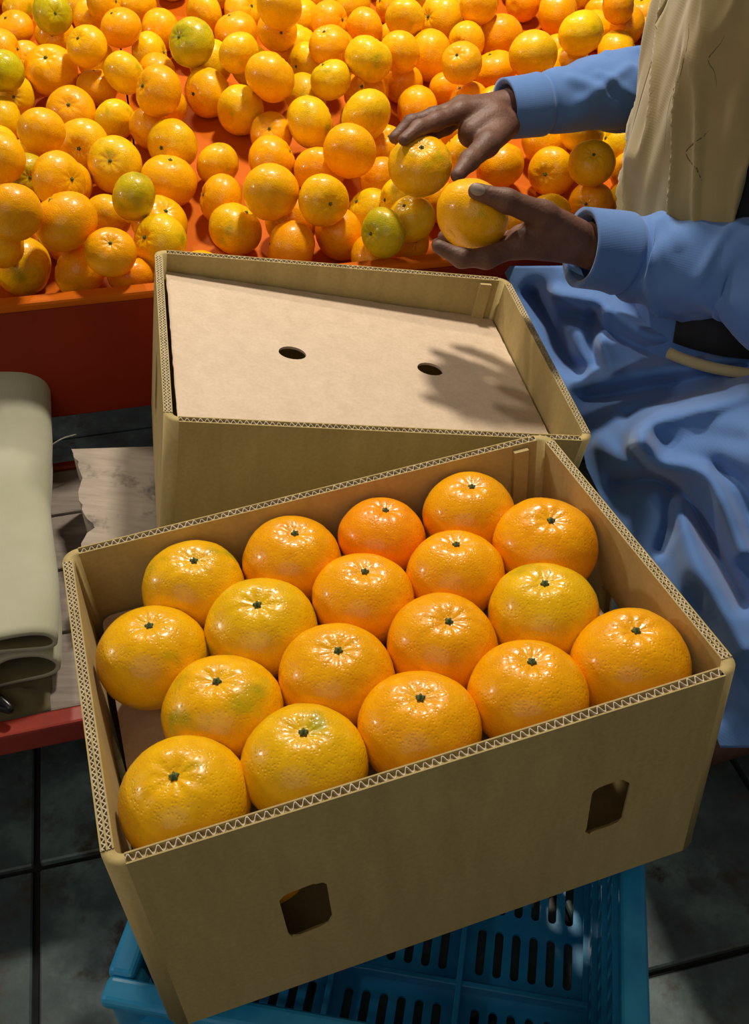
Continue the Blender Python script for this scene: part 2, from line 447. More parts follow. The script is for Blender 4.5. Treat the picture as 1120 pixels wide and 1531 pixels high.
def cardmesh():
    n = 30; outl = []; rg = random.Random(3)
    ring = [cor[0], cor[1], cor[2], cor[3]]
    for a, b in zip(ring, ring[1:] + ring[:1]):
        for k in range(n):
            q = a.lerp(b, k / n); w = .0012 if (a is ring[3]) else .0005
            outl.append((q.x + rg.uniform(-w, w), q.y + rg.uniform(-w, w)))
    holes = []
    for h in hl:
        holes.append([(h.x + .0155 * math.cos(t), h.y + .0135 * math.sin(t) * (1.0 if math.sin(t) > 0 else .85)) for t in [2 * math.pi * k / 20 for k in range(20)]])
    v, f = sheet(outl, holes, .003)
    return [(p.x, p.y, zcard(p.x, p.y) + p.z ) for p in v], f
v, f = cardmesh(); co = mk('cover_sheet', v, f, M['card']); co.matrix_world = Matrix.Translation((0, 0, GZ)) @ M2
tag(co, 'pale card sheet with two holes lying inside the rear carton', 'cardboard sheet')
for k, (lx, ly, nm) in enumerate(((-.164, .105, 'by its back left corner'), (-.160, -.055, 'by its front left corner'))):
    o = fruit('orange', M2 @ Vector((lx, ly, -.085)), .037, 'yy'[k], rnd)
    tag(o, 'orange glimpsed under the pale sheet in the rear carton, ' + nm, 'orange', 'oranges in the rear carton')

# ------------------------------------------------------------------ sloping display tray
TA = math.radians(12.9); A_ = Vector((math.cos(TA), math.sin(TA), 0)); B_ = Vector((-math.sin(TA), math.cos(TA), 0))
TP = Vector((-.285, 1.143, 0)); TS = math.tan(math.radians(15)); TZ = -.66
def tr(a, b, z): return TP + A_ * a + B_ * b + Vector((0, 0, z))
def make_tray():
    root = empty('display_tray', G(tr(0, .3, -1.04))); A0, A1, BD = -.42, .88, .88
    def pc(name, quads, mat):
        off = Vector((0, 0, GZ)) - root.location; v = []; f = []
        for (a0, a1, b0, b1, z0, z1, slope) in quads:
            n = len(v)
            for (a, b, z) in [(a0,b0,z0),(a1,b0,z0),(a1,b1,z0),(a0,b1,z0),(a0,b0,z1),(a1,b0,z1),(a1,b1,z1),(a0,b1,z1)]:
                v.append(tr(a, b, z + (TS * b if slope else 0)) + off)
            f += [tuple(i + n for i in q) for q in [(3,2,1,0),(4,5,6,7),(0,1,5,4),(1,2,6,5),(2,3,7,6),(3,0,4,7)]]
        return mk(name, v, f, mat, root)
    g = .0015
    for (a0, a1) in ((A0, .008), (.008, .45), (.45, A1)):
        pc('floor_panel', [(a0 + g, a1 - g, .012, BD, -.672, -.66, True)], M['tray'])
    bevel(pc('front_board', [(A0, A1, -.004, .012, -.765, -.606, False)], M['tray_shaded']), .002)
    bevel(pc('front_rim', [(A0, A1, -.007, .016, -.606, -.594, False)], M['tray']), .004)
    for a in (A0, A1 - .016): pc('end_board', [(a, a + .016, .012, BD, -.75, -.60, True)], M['tray_shaded'])
    pc('back_board', [(A0, A1, BD, BD + .016, -.765, -.60 + TS * BD, False)], M['tray_shaded'])
    for a in (A0 + .03, A1 - .09):
        for b in (.14, BD - .08):
            pc('leg', [(a, a + .05, b, b + .05, -1.04, -.672 + TS * b - .001, False)], M['tray_shaded'])
    tag(root, 'sloping orange-red display tray heaped with mandarins', 'tray')
make_tray()

FR = "-0.456 1.205 -0.595 0.0386 y;-0.382 1.203 -0.601 0.0368 o;-0.293 1.303 -0.579 0.0386 o;-0.279 1.231 -0.574 0.0370 y;0.185 1.464 -0.565 0.0395 o;-0.115 1.324 -0.585 0.0382 o;-0.111 1.252 -0.593 0.0368 d;-0.048 1.300 -0.594 0.0369 o;-0.422 1.460 -0.532 0.0380 y;-0.486 1.413 -0.540 0.0363 o;-0.080 1.434 -0.560 0.0370 o;-0.215 1.362 -0.571 0.0358 o;-0.067 1.272 -0.535 0.0334 o;-0.150 1.454 -0.551 0.0362 o;0.259 1.534 -0.552 0.0377 o;-0.366 1.315 -0.577 0.0330 y;-0.258 1.606 -0.503 0.0372 o;-0.203 1.562 -0.515 0.0366 y;-0.005 1.356 -0.587 0.0339 y;0.262 1.465 -0.572 0.0357 o;-0.315 1.196 -0.604 0.0315 d;-0.260 1.683 -0.483 0.0372 y;0.211 1.805 -0.478 0.0393 o;-0.108 1.615 -0.512 0.0353 y;-0.227 1.440 -0.552 0.0329 y;-0.013 1.636 -0.512 0.0357 o;0.374 1.546 -0.560 0.0348 y;0.313 1.402 -0.595 0.0328 o;-0.327 1.161 -0.555 0.0315 o;-0.129 1.753 -0.474 0.0360 y;0.196 1.719 -0.503 0.0358 o;-0.389 1.535 -0.520 0.0319 y;-0.333 1.508 -0.524 0.0315 o;-0.005 1.250 -0.607 0.0315 d;0.386 1.482 -0.580 0.0319 o;-0.353 1.776 -0.457 0.0338 o;-0.429 1.612 -0.497 0.0317 o;-0.153 1.703 -0.438 0.0324 o;-0.195 1.667 -0.481 0.0324 y;0.120 1.664 -0.515 0.0328 o;-0.399 1.842 -0.437 0.0334 o;-0.362 1.714 -0.475 0.0319 y;-0.550 1.582 -0.499 0.0315 y;-0.155 1.523 -0.537 0.0315 o;0.145 1.607 -0.515 0.0315 o;0.182 1.557 -0.509 0.0315 o;0.332 1.657 -0.530 0.0318 o;0.254 1.631 -0.533 0.0315 o;0.125 1.442 -0.537 0.0315 o;0.086 1.391 -0.585 0.0315 o;0.131 1.350 -0.587 0.0315 o;0.184 1.320 -0.584 0.0315 o;0.249 1.377 -0.599 0.0315 o;-0.501 1.844 -0.432 0.0321 y;-0.517 1.747 -0.457 0.0315 o;-0.287 1.837 -0.446 0.0322 y;-0.224 1.850 -0.446 0.0324 y;0.011 1.220 -0.556 0.0315 g;0.045 1.301 -0.606 0.0315 o;-0.591 1.823 -0.432 0.0315 y;-0.465 1.793 -0.443 0.0315 y;-0.547 1.668 -0.476 0.0315 y;-0.108 1.692 -0.485 0.0315 y;-0.070 1.660 -0.449 0.0315 o;0.029 1.906 -0.448 0.0320 o;0.034 1.799 -0.476 0.0315 y;0.008 1.433 -0.570 0.0315 o;0.049 1.271 -0.560 0.0315 y;0.310 1.797 -0.494 0.0315 y;0.475 1.928 -0.468 0.0326 o;0.102 1.550 -0.546 0.0315 o;0.305 1.491 -0.525 0.0315 o;-0.205 1.614 -0.448 0.0315 y;-0.066 1.579 -0.476 0.0315 y;-0.016 1.772 -0.452 0.0315 o;0.049 1.756 -0.434 0.0315 y;0.400 1.922 -0.467 0.0315 o;0.470 1.855 -0.488 0.0315 o;-0.441 1.682 -0.478 0.0315 y;-0.507 1.350 -0.541 0.0315 y;-0.060 1.736 -0.477 0.0315 o;0.162 1.888 -0.460 0.0315 g;0.170 1.796 -0.424 0.0315 o;0.131 1.593 -0.456 0.0315 o;0.035 1.328 -0.558 0.0315 y;0.262 1.938 -0.453 0.0315 o;0.320 1.736 -0.497 0.0315 o;0.046 1.674 -0.510 0.0315 o;-0.432 1.754 -0.408 0.0315 o;-0.463 1.313 -0.520 0.0315 g;-0.312 1.263 -0.526 0.0315 g;0.151 1.760 -0.470 0.0315 o;0.425 1.822 -0.461 0.0315 o;0.272 1.698 -0.500 0.0315 o;-0.565 1.618 -0.445 0.0315 o;-0.118 1.842 -0.456 0.0315 o;0.039 1.647 -0.455 0.0315 o;0.017 1.512 -0.550 0.0315 o;0.397 1.787 -0.419 0.0315 o;-0.475 1.270 -0.478 0.0315 o;-0.459 1.162 -0.542 0.0315 o;-0.144 1.656 -0.391 0.0353 o;-0.038 1.883 -0.447 0.0341 o;-0.503 1.705 -0.414 0.0315 g;0.319 1.898 -0.461 0.0382 o;0.113 1.838 -0.454 0.0395 y;-0.074 1.798 -0.449 0.0329 o;-0.395 1.686 -0.430 0.0320 o;-0.585 1.755 -0.450 0.0322 o;-0.228 1.775 -0.461 0.0373 o;0.325 1.702 -0.442 0.0358 y;-0.278 1.630 -0.437 0.0366 g;-0.432 1.608 -0.436 0.0315 o;0.402 1.768 -0.491 0.0365 o;0.246 1.650 -0.460 0.0374 y;0.090 1.730 -0.483 0.0395 o;-0.009 1.600 -0.452 0.0363 y;-0.544 1.542 -0.452 0.0315 g;-0.497 1.622 -0.475 0.0395 o;-0.378 1.588 -0.468 0.0315 y;-0.154 1.551 -0.463 0.0377 o;-0.309 1.492 -0.465 0.0355 o;0.067 1.601 -0.526 0.0352 o;-0.454 1.541 -0.509 0.0361 o;-0.012 1.480 -0.495 0.0395 y;-0.552 1.519 -0.514 0.0326 y;-0.095 1.504 -0.513 0.0376 y;-0.456 1.391 -0.486 0.0320 o;-0.292 1.456 -0.529 0.0369 y;-0.035 1.397 -0.516 0.0375 o;0.304 1.394 -0.532 0.0328 y;-0.368 1.409 -0.540 0.0392 y;-0.409 1.275 -0.509 0.0367 o;-0.290 1.386 -0.554 0.0395 o;-0.136 1.283 -0.528 0.0363 o;-0.426 1.137 -0.493 0.0335 o;-0.384 1.191 -0.528 0.0395 o;-0.189 1.295 -0.585 0.0385 h;0.470 1.648 -0.540 0.0319 o;0.298 1.338 -0.609 0.0340 y;0.002 1.718 -0.494 0.0321 o;-0.105 1.914 -0.434 0.0340 o;0.094 1.940 -0.441 0.0325 y;0.399 1.657 -0.533 0.0329 o;0.305 1.590 -0.543 0.0339 o;-0.423 1.273 -0.583 0.0340 y;0.460 1.714 -0.522 0.0325 o;0.482 1.793 -0.503 0.0323 o;0.447 1.531 -0.569 0.0320 y;-0.318 1.571 -0.513 0.0317 o;-0.429 1.377 -0.556 0.0329 o;0.374 1.418 -0.594 0.0324 y;0.420 1.986 -0.449 0.0318 o;-0.224 1.218 -0.610 0.0326 o;0.356 1.969 -0.449 0.0324 y;-0.342 1.650 -0.490 0.0332 o;-0.495 1.261 -0.582 0.0335 o;-0.549 1.458 -0.529 0.0319 y;-0.179 1.911 -0.433 0.0322 o;-0.296 1.743 -0.469 0.0325 o;-0.025 1.572 -0.531 0.0316 y;-0.273 1.899 -0.430 0.0325 o;0.440 1.593 -0.552 0.0323 o;-0.616 1.700 -0.462 0.0316 y;0.381 1.864 -0.479 0.0315 o;0.075 1.487 -0.557 0.0334 o;0.492 1.986 -0.453 0.0324 y;-0.570 1.314 -0.563 0.0339 o;0.280 2.061 -0.421 0.0323 y;-0.045 2.008 -0.414 0.0336 o;0.031 1.977 -0.425 0.0350 y;0.262 1.999 -0.435 0.0334 o;0.155 2.057 -0.414 0.0325 y;-0.623 1.533 -0.504 0.0326 o;0.190 1.990 -0.431 0.0347 y;-0.690 1.842 -0.418 0.0342 o;-0.354 1.933 -0.414 0.0346 y;-0.436 1.920 -0.413 0.0341 o;-0.531 1.171 -0.604 0.0333 y;0.050 2.037 -0.413 0.0322 o;-0.659 1.777 -0.439 0.0321 y;-0.623 1.873 -0.413 0.0347 o;-0.170 1.988 -0.413 0.0323 y;-0.637 1.633 -0.477 0.0326 o;0.218 2.071 -0.412 0.0342 y;0.453 1.444 -0.590 0.0339 o;-0.576 1.385 -0.546 0.0326 y;-0.541 1.900 -0.412 0.0333 o;-0.558 1.240 -0.582 0.0348 y;-0.241 1.958 -0.414 0.0349 o;-0.609 1.473 -0.520 0.0336 y;0.116 2.005 -0.424 0.0333 o;-0.107 1.981 -0.417 0.0336 y"
def ordinal(i): return ['first','second','third','fourth','fifth','sixth','seventh','eighth','ninth','tenth','eleventh','twelfth','thirteenth','fourteenth','fifteenth','sixteenth','seventeenth','eighteenth','nineteenth','twentieth'][i] if i < 20 else ['twenty-' + w for w in ('first','second','third','fourth','fifth','sixth','seventh','eighth','ninth','tenth')][min(9, i - 20)]
rnd = random.Random(4); rows = {}
for s in FR.split(';'):
    a = s.split(); p = Vector((float(a[0]), float(a[1]), float(a[2]))); r = float(a[3])
    o = fruit('mandarin', p, r * 1.01, a[4], rnd, False)
    b = (p - TP).dot(B_); h = (p.z - (TZ + TS * b)) * math.cos(math.radians(15)) - r
    band = ['front edge', 'second band', 'third band', 'middle', 'fifth band', 'rear band', 'seventh band', 'far back'][min(7, int(b / .088))]
    rows.setdefault((band, a[4], h > .02), []).append(((p - TP).dot(A_), o))
CN = dict(o='orange', y='yellow-orange', g='green-tinged', d='deep orange', h='half-green')
for (band, t, up), L in rows.items():
    L.sort(key=lambda q: q[0])
    where = {'front edge': "along the tray's front edge", 'middle': "across the tray's middle", 'far back': "at the tray's far back"}.get(band, "in the tray's " + band)
    for i, (_, o) in enumerate(L):
        lab = '%s mandarin %s %s' % (CN[t], 'lying on top' if up else 'resting low', where)
        if len(L) > 1: lab += ', ' + ordinal(i) + ' from left'
        tag(o, lab, 'mandarin', 'mandarins on the display tray')

# ------------------------------------------------------------------ bench with boards, cloth and clip
BA = math.radians(15); BE = Vector((math.cos(BA), math.sin(BA), 0)); BT = Vector((-math.sin(BA), math.cos(BA), 0))
BP = Vector((-.345, .647, 0))
def bn(s, t, z): return BP + BE * s + BT * t + Vector((0, 0, z - .008 if z > -1 else z))
def bpiece(name, s0, s1, t0, t1, z0, z1, mat, root, bev=.003):
    off = Vector((0, 0, GZ)) - root.location
    v = [bn(s, t, z) + off for (s, t, z) in box_vf(s0, s1, t0, t1, z0, z1)[0]]
    o = mk(name, v, box_vf(0, 1, 0, 1, 0, 1)[1], mat, root); bevel(o, bev, 2); return o
bench = empty('bench', G(bn(0, .2, -1.04)))
tag(bench, 'low wooden bench with a red front rail carrying the rear carton', 'bench')
for (t0, t1) in ((.012, .12), (.124, .225), (.229, .33), (.334, .425)):
    bpiece('plank', -.55, .56, t0, t1, -.837, -.815, M['wood'], bench)
bpiece('front_rail', -.56, .57, -.012, .010, -.842, -.812, M['redbar'], bench)
bpiece('back_rail', -.56, .57, .428, .442, -.842, -.812, M['redbar'], bench)
for s in (-.52, .50):
    for t in (.03, .38): bpiece('leg', s, s + .04, t, t + .04, -1.04, -.838, M['wood'], bench)
# loose worn board under the carton's left side, with a ragged left edge
def ragged_board():
    L = []; rg = random.Random(8); n = 26
    for k in range(n + 1):
        t = .13 + .205 * k / n
        L.append((.070 + .010 * noise.noise(Vector((t * 16, 3, 0))) + .0016 * rg.uniform(-1, 1) + (.012 * math.exp(-((t - .195) / .012) ** 2)), t))
    outl = L[::-1] + [(.32, .13), (.32, .335)]
    v, f = sheet(outl, [], .084)
    pts = [bn(p.x, p.y, -.772 + p.z + (.065 * (p.y - .27) - .15 * (p.x - .1) if p.z > 0 else 0)) for p in v]
    o = mkw('board', pts, f, M['wood2']); bevel(o, .004, 2)
    return tag(o, 'worn grey board with ragged edge lying under the rear carton', 'board')
ragged_board()
# folded canvas at the left
def canvas():
    prof = smooth_path([(-.34, .086), (-.20, .088), (-.06, .086), (-.016, .080), (-.003, .066), (-.012, .054), (-.045, .057), (-.085, .063), (-.15, .064), (-.34, .064)], 46)
    prof2 = smooth_path([(-.34, .052), (-.14, .050), (-.085, .040), (-.055, .047), (-.025, .044), (-.008, .028), (-.020, .010), (-.07, .006), (-.16, .006), (-.34, .006)], 46)
    S0 = .036
    root = empty('folded_canvas', G(bn(S0 - .17, .25, -.815)))
    def lay(name, prof, th, mat, t0, t1, flare):
        n = 40; v = []; f = []
        m = len(prof)
        for i in range(n + 1):
            w = i / n; t = t0 + (t1 - t0) * w
            up = .045 * max(0, (w - .74) / .26) ** 1.5
            for side in (0, 1):
                for k in range(m):
                    s, z = prof[k]; a = prof[max(0, k-1)]; b = prof[min(m-1, k+1)]
                    nx, nz = -(b[1]-a[1]), b[0]-a[0]; l = math.hypot(nx, nz) or 1
                    s2 = s - side * th * nx / l; z2 = z - side * th * nz / l
                    wob = .005 * noise.noise(Vector((s * 8, t * 7, z * 10)))
                    s2 += .010 * noise.noise(Vector((t * 5, 1, 0))) - flare * w
                    v.append(bn(S0 + s2, t + .006 * noise.noise(Vector((s * 12, z * 30, 5))), -.814 + max(z2 + wob * min(1, z * 20), .001) + up * (z / .07)))
        row = 2 * m
        for i in range(n):
            for k in range(m - 1):
                a = i*row+k; f.append((a, a+1, a+row+1, a+row)); b = a + m; f.append((b, b+row, b+row+1, b+1))
        for i in (0, n):
            for k in range(m - 1):
                a = i*row+k; f.append((a, a+m, a+m+1, a+1))
        o = mkw(name, v, f, mat, root, True); o.data.materials.append(M['brown'])     # the cloth's dark reverse; its brown also deepens the shade inside the folds
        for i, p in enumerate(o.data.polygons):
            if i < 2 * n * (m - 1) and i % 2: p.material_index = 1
        return o
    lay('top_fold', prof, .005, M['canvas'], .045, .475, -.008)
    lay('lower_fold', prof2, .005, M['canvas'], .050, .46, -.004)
    return tag(root, 'pale canvas folded in layers on the bench\'s left end', 'cloth')
canvas()
def brown_cloth():
    n, m = 26, 18; v = []; f = []
    for i in range(n + 1):
        for j in range(m + 1):
            s = -.16 + .175 * i / n; t = .012 + .10 * j / m
            e = min(i, n - i, j, m - j) / 4
            z = -.8145 + .0165 * min(1, e) + (.003 * noise.noise(Vector((s * 40, t * 40, 1))) if e > .2 else 0)
            if j > 4: z = min(z, -.8145 + .004)
            v.append(bn(s + .006 * noise.noise(Vector((t * 30, 2, 2))), t, z))
    for i in range(n):
        for j in range(m):
            a = i*(m+1)+j; f.append((a, a+m+1, a+m+2, a+1))
    o = mkw('rag', v, f, M['brown'], None, True); s = o.modifiers.new('s', 'SOLIDIFY'); s.thickness = .0015; s.offset = 1
    tag(o, 'brown rag tucked under the folded canvas above the red rail', 'cloth')
brown_cloth()
path = [bn(s, t, z) for (s, t, z) in ((-.075, .055, -.790), (-.040, .030, -.788), (-.026, .014, -.790), (-.020, .006, -.794), (-.028, .010, -.795), (-.065, .035, -.795))]
path = [tuple(p) for p in smooth_path(path, 24)]
v, f = tube_vf(path, [.0042] * 24, 10); o = mkw('metal_clip', v, f, M['metal'], None, True)
tag(o, 'bent black metal clip lying on the brown rag', 'clip')
path = [tuple(p) for p in smooth_path([bn(s, t, z) for (s, t, z) in ((.02, .40, -.765), (.048, .405, -.752), (.068, .41, -.751))], 14)]
v, f = tube_vf(path, [.0009] * 14, 6); o = mkw('string_end', v, f, M['string'], None, True)
tag(o, 'loose white string end sticking out beside the canvas', 'string')

# ------------------------------------------------------------------ blue plastic crate
def make_crate():
    root = empty('crate', G((-.206, .353, -1.04)), (0, 0, math.radians(-10))); W, D, H = .405, .33, .262; T = .004
    P = M['plastic']
    def slots(x0, x1, z0, z1, n, w, rowsn):
        out = []; rh = (z1 - z0) / rowsn
        for r in range(rowsn):
            for i in range(n):
                cx = x0 + (x1 - x0) * (i + .5) / n; cz = z0 + rh * (r + .5)
                out.append(rrect(cx, cz, w, rh * .74, w * .49, 4))
        return out
    # floor panels, three by two, each a slotted sheet
    for i in range(3):
        for j in range(2):
            x0 = .012 + i * (W - .024) / 3; x1 = x0 + (W - .024) / 3; y0 = .012 + j * (D - .024) / 2; y1 = y0 + (D - .024) / 2
            v, f = sheet([(x0, y0), (x1, y0), (x1, y1), (x0, y1)], slots(x0 + .010, x1 - .010, y0 + .008, y1 - .008, 6, .0088, 2), T)
            mk('floor_panel', [(p.x, p.y, .016 + p.z) for p in v], f, P, root)
    for i in range(1, 3):
        x = .012 + i * (W - .024) / 3
        bevel(mk('floor_rib', *box_vf(x - .003, x + .003, .01, D - .01, .010, .034), P, root), .001, 1)
    y = .012 + (D - .024) / 2
    bevel(mk('floor_rib', *box_vf(.01, W - .01, y - .003, y + .003, .010, .032), P, root), .001, 1)
    # walls: slotted sheets with ribs outside and in
    for side in ('front', 'back', 'left', 'right'):
        ln = W if side in ('front', 'back') else D
        hs = slots(.03, ln - .03, .035, .215, int(ln / .022), .0088, 3)
        v, f = sheet([(0.006, 0.006), (ln - .006, 0.006), (ln - .006, H - .008), (.006, H - .008)], hs, T)
        def q(s, t, z):
            return {'front': (s, .010 + t, z), 'back': (s, D - .010 - t, z), 'left': (.010 + t, s, z), 'right': (W - .010 - t, s, z)}[side]
        w = mk('side_wall', [q(p.x, p.z, p.y) for p in v], f, P, root)
        mb = MB()
        for z in (.028, .095, .160, .222):
            bv, bf = box_vf(.004, ln - .004, -.010, .007, z - .0018, z + .0018); mb.add([q(*p) for p in bv], bf)
        mb.build('wall_rib', P, w)
    # rolled rim
    for (x0, x1, y0, y1) in ((-.004, W + .004, -.006, .016), (-.004, W + .004, D - .016, D + .006), (-.006, .016, .016, D - .016), (W - .016, W + .006, .016, D - .016)):
        bevel(mk('rim', *box_vf(x0, x1, y0, y1, H - .014, H), P, root), .005, 3)
    for (x, y) in ((.012, .012), (W - .012, .012), (.012, D - .012), (W - .012, D - .012)):
        v, f = tube_vf([(x, y, .002), (x, y, .02), (x, y, H - .015), (x, y, H - .008)], [.010, .014, .016, .017], 14)
        mk('corner_post', v, f, P, root, True)
    tag(root, 'blue slotted plastic crate under the front carton', 'crate')
make_crate()

# ------------------------------------------------------------------ the vendor
def sdf_mesh(prims, vox, k):
    """smooth union of tapered capsules (a, b, ra, rb) -> vertices, quads (surface nets)"""
    A = np.array([p[0] for p in prims], np.float32); Bv = np.array([p[1] for p in prims], np.float32)
    ra = np.array([p[2] for p in prims], np.float32); rb = np.array([p[3] for p in prims], np.float32)
    mr = np.maximum(ra, rb)[:, None] + 3 * vox
    lo = np.minimum(A, Bv) - mr; hi = np.maximum(A, Bv) + mr
    mn, mx = lo.min(0), hi.max(0); n = np.ceil((mx - mn) / vox).astype(int) + 2
    F = np.full(n, 1e3, np.float32)
    for i in range(len(prims)):
        e = max(k * 1.5, vox * 2)
        a0 = np.maximum(((lo[i] - e - mn) / vox).astype(int), 0); a1 = np.minimum(((hi[i] + e - mn) / vox).astype(int) + 2, n)
        ax = [mn[d] + vox * np.arange(a0[d], a1[d], dtype=np.float32) for d in range(3)]
        X, Y, Z = np.meshgrid(*ax, indexing='ij')
        d = Bv[i] - A[i]; L2 = max(float(d @ d), 1e-12)
        t = np.clip(((X - A[i][0]) * d[0] + (Y - A[i][1]) * d[1] + (Z - A[i][2]) * d[2]) / L2, 0, 1)
        D = np.sqrt((X - A[i][0] - t*d[0])**2 + (Y - A[i][1] - t*d[1])**2 + (Z - A[i][2] - t*d[2])**2) - (ra[i] + t * (rb[i] - ra[i]))
        sl = tuple(slice(a0[q], a1[q]) for q in range(3)); c = F[sl]
        h = np.maximum(k - np.abs(c - D), 0) / k
        F[sl] = np.minimum(c, D) - h * h * k * .25
    S = F < 0
    cells = np.zeros(np.array(F.shape) - 1, bool); cnt = np.zeros(cells.shape, np.int32)
    for dx in (0, 1):
        for dy in (0, 1):
            for dz in (0, 1):
                cnt += S[dx:S.shape[0]-1+dx, dy:S.shape[1]-1+dy, dz:S.shape[2]-1+dz]
    cells = (cnt > 0) & (cnt < 8); idx = -np.ones(cells.shape, np.int64); C = np.argwhere(cells); idx[cells] = np.arange(len(C))
    acc = np.zeros((len(C), 3)); num = np.zeros(len(C))
    cor = [np.array((x, y, z)) for x in (0, 1) for y in (0, 1) for z in (0, 1)]
    for i in range(8):
        for j in range(i):
            if np.abs(cor[i] - cor[j]).sum() != 1: continue
            fa = F[tuple((C + cor[i]).T)]; fb = F[tuple((C + cor[j]).T)]
            m = (fa < 0) != (fb < 0); t = np.where(m, fa / np.where(m, fa - fb, 1), 0)
            acc += np.where(m[:, None], cor[i] + t[:, None] * (cor[j] - cor[i]), 0); num += m
    V = mn + vox * (C + acc / num[:, None]); faces = []
    for d in range(3):
        e, g = [(1, 2), (2, 0), (0, 1)][d]
        sl0 = [slice(None)] * 3; sl1 = [slice(None)] * 3; sl0[d] = slice(0, -1); sl1[d] = slice(1, None)
        a, b = S[tuple(sl0)], S[tuple(sl1)]
        E = np.argwhere(a != b)
        E = E[(E[:, e] > 0) & (E[:, g] > 0)]
        if not len(E): continue
        inside = a[tuple(E.T)]
        oe = np.zeros(3, int); og = np.zeros(3, int); oe[e] = 1; og[g] = 1
        q = np.stack([idx[tuple((E - oe - og).T)], idx[tuple((E - og).T)], idx[tuple(E.T)], idx[tuple((E - oe).T)]], 1)
        q[~inside] = q[~inside][:, ::-1]; faces.append(q)
    Q = np.concatenate(faces)
    return V, Q
def chain(pts, rad): return [(tuple(pts[i]), tuple(pts[i+1]), rad[i], rad[i+1]) for i in range(len(pts) - 1)]

person = empty('person', G((.50, 1.25, -1.04)))
tag(person, 'person in blue long-sleeved shirt and beige vest sorting fruit, two oranges in hands', 'person')

# near (left) hand: thumb above, fingers under the fruit
OA = at(706, 322, 1.10); RA = .0415
wr1 = at(893, 368, 1.135)
h1 = []
mc = dict(i=at(776, 366, 1.095), m=at(775, 362, 1.118), r=at(780, 356, 1.138), p=at(788, 350, 1.155))
for k, r in (('i', .0150), ('m', .0145), ('r', .0135), ('p', .0120)):
    h1 += [(tuple(wr1.lerp(mc[k], .12)), tuple(mc[k]), .0205, r)]
h1 += [(tuple(mc['i']), tuple(mc['m']), .012, .012), (tuple(mc['m']), tuple(mc['r']), .012, .012), (tuple(mc['r']), tuple(mc['p']), .012, .011)]
h1 += chain([mc['i'], at(728, 386, 1.085), at(690, 386, 1.078), at(656, 369, 1.075)], [.0122, .0108, .0096, .0076])
h1 += chain([mc['m'], at(728, 384, 1.120), at(688, 384, 1.122), at(655, 366, 1.122)], [.0122, .0108, .0096, .0078])
h1 += chain([mc['r'], at(728, 376, 1.148), at(690, 372, 1.152), at(664, 354, 1.152)], [.0115, .0104, .0092, .0076])
h1 += chain([mc['p'], at(742, 362, 1.170), at(715, 352, 1.172), at(694, 336, 1.168)], [.0105, .0092, .0082, .0068])
h1 += chain([at(862, 352, 1.115), at(812, 322, 1.082), at(757, 300, 1.060), at(712, 286, 1.052)], [.0185, .0150, .0118, .0088])
h1 += [(tuple(at(820, 345, 1.105)), tuple(at(800, 350, 1.10)), .022, .018)]
el1 = Vector((.470, .965, -.535)); sh1 = Vector((.465, 1.02, -.235))
F1 = [at(965, 388, 1.15), at(1040, 398, 1.130), at(1120, 402, 1.105)]
h1 += chain([wr1] + F1[:2], [.0265, .029, .031])
# far (right) hand: reaching over the fruit it picks up
OB = at(628, 248, 1.27); RB = .0405
wr2 = at(775, 158, 1.345)
h2 = []
m2 = dict(i=at(688, 168, 1.300), m=at(690, 160, 1.325), r=at(694, 160, 1.347), p=at(704, 168, 1.362))
for k, r in (('i', .0135), ('m', .0135), ('r', .0125), ('p', .0115)): h2 += [(tuple(wr2.lerp(m2[k], .1)), tuple(m2[k]), .0195, r)]
h2 += [(tuple(m2['i']), tuple(m2['m']), .012, .012), (tuple(m2['m']), tuple(m2['r']), .012, .012), (tuple(m2['r']), tuple(m2['p']), .012, .011)]
h2 += chain([m2['i'], at(652, 182, 1.272), at(626, 192, 1.252), at(604, 209, 1.238)], [.0122, .0108, .0096, .0076])
h2 += chain([m2['m'], at(648, 174, 1.310), at(614, 184, 1.300), at(590, 206, 1.292)], [.0122, .0108, .0096, .0078])
h2 += chain([m2['r'], at(654, 176, 1.338), at(620, 190, 1.335), at(598, 212, 1.325)], [.0115, .0104, .0092, .0076])
h2 += chain([m2['p'], at(668, 190, 1.350), at(642, 206, 1.350), at(622, 222, 1.345)], [.0105, .0092, .0082, .0068])
h2 += chain([at(756, 186, 1.325), at(728, 216, 1.285), at(702, 240, 1.262), at(684, 262, 1.246)], [.0195, .0155, .0122, .0090])
h2 += [(tuple(at(735, 180, 1.32)), tuple(at(705, 200, 1.30)), .024, .018)]
el2 = Vector((.46, 1.425, -.485)); sh2 = Vector((.465, 1.375, -.235))
F2 = [at(830, 152, 1.36), at(890, 142, 1.375), at(960, 135, 1.39)]
h2 += chain([wr2] + F2[:2], [.026, .028, .030])
# trunk, head and legs
SH = Vector((-.035, -.10, 0))           # the trunk stands in front of the tray
bd = [((.49, 1.27, -.70), (.49, 1.30, -.30), .110, .100), ((.49, 1.21, -.68), (.49, 1.23, -.27), .080, .070), ((.49, 1.31, -.68), (.49, 1.37, -.27), .080, .070),
      ((.50, 1.16, -.23), (.50, 1.44, -.23), .055, .055), ((.49, 1.30, -.22), (.455, 1.30, -.06), .056, .053),
      ((.45, 1.30, .055), (.435, 1.30, .075), .088, .090), ((.425, 1.30, .02), (.385, 1.30, -.035), .070, .045), ((.375, 1.30, -.005), (.36, 1.30, -.04), .040, .030),
      ((.352, 1.30, .045), (.332, 1.30, .006), .011, .016), ((.362, 1.27, .058), (.362, 1.33, .058), .020, .020), ((.340, 1.285, -.028), (.340, 1.315, -.028), .010, .010),
      ((.45, 1.208, .04), (.45, 1.205, .005), .016, .011), ((.45, 1.392, .04), (.45, 1.395, .005), .016, .011)]
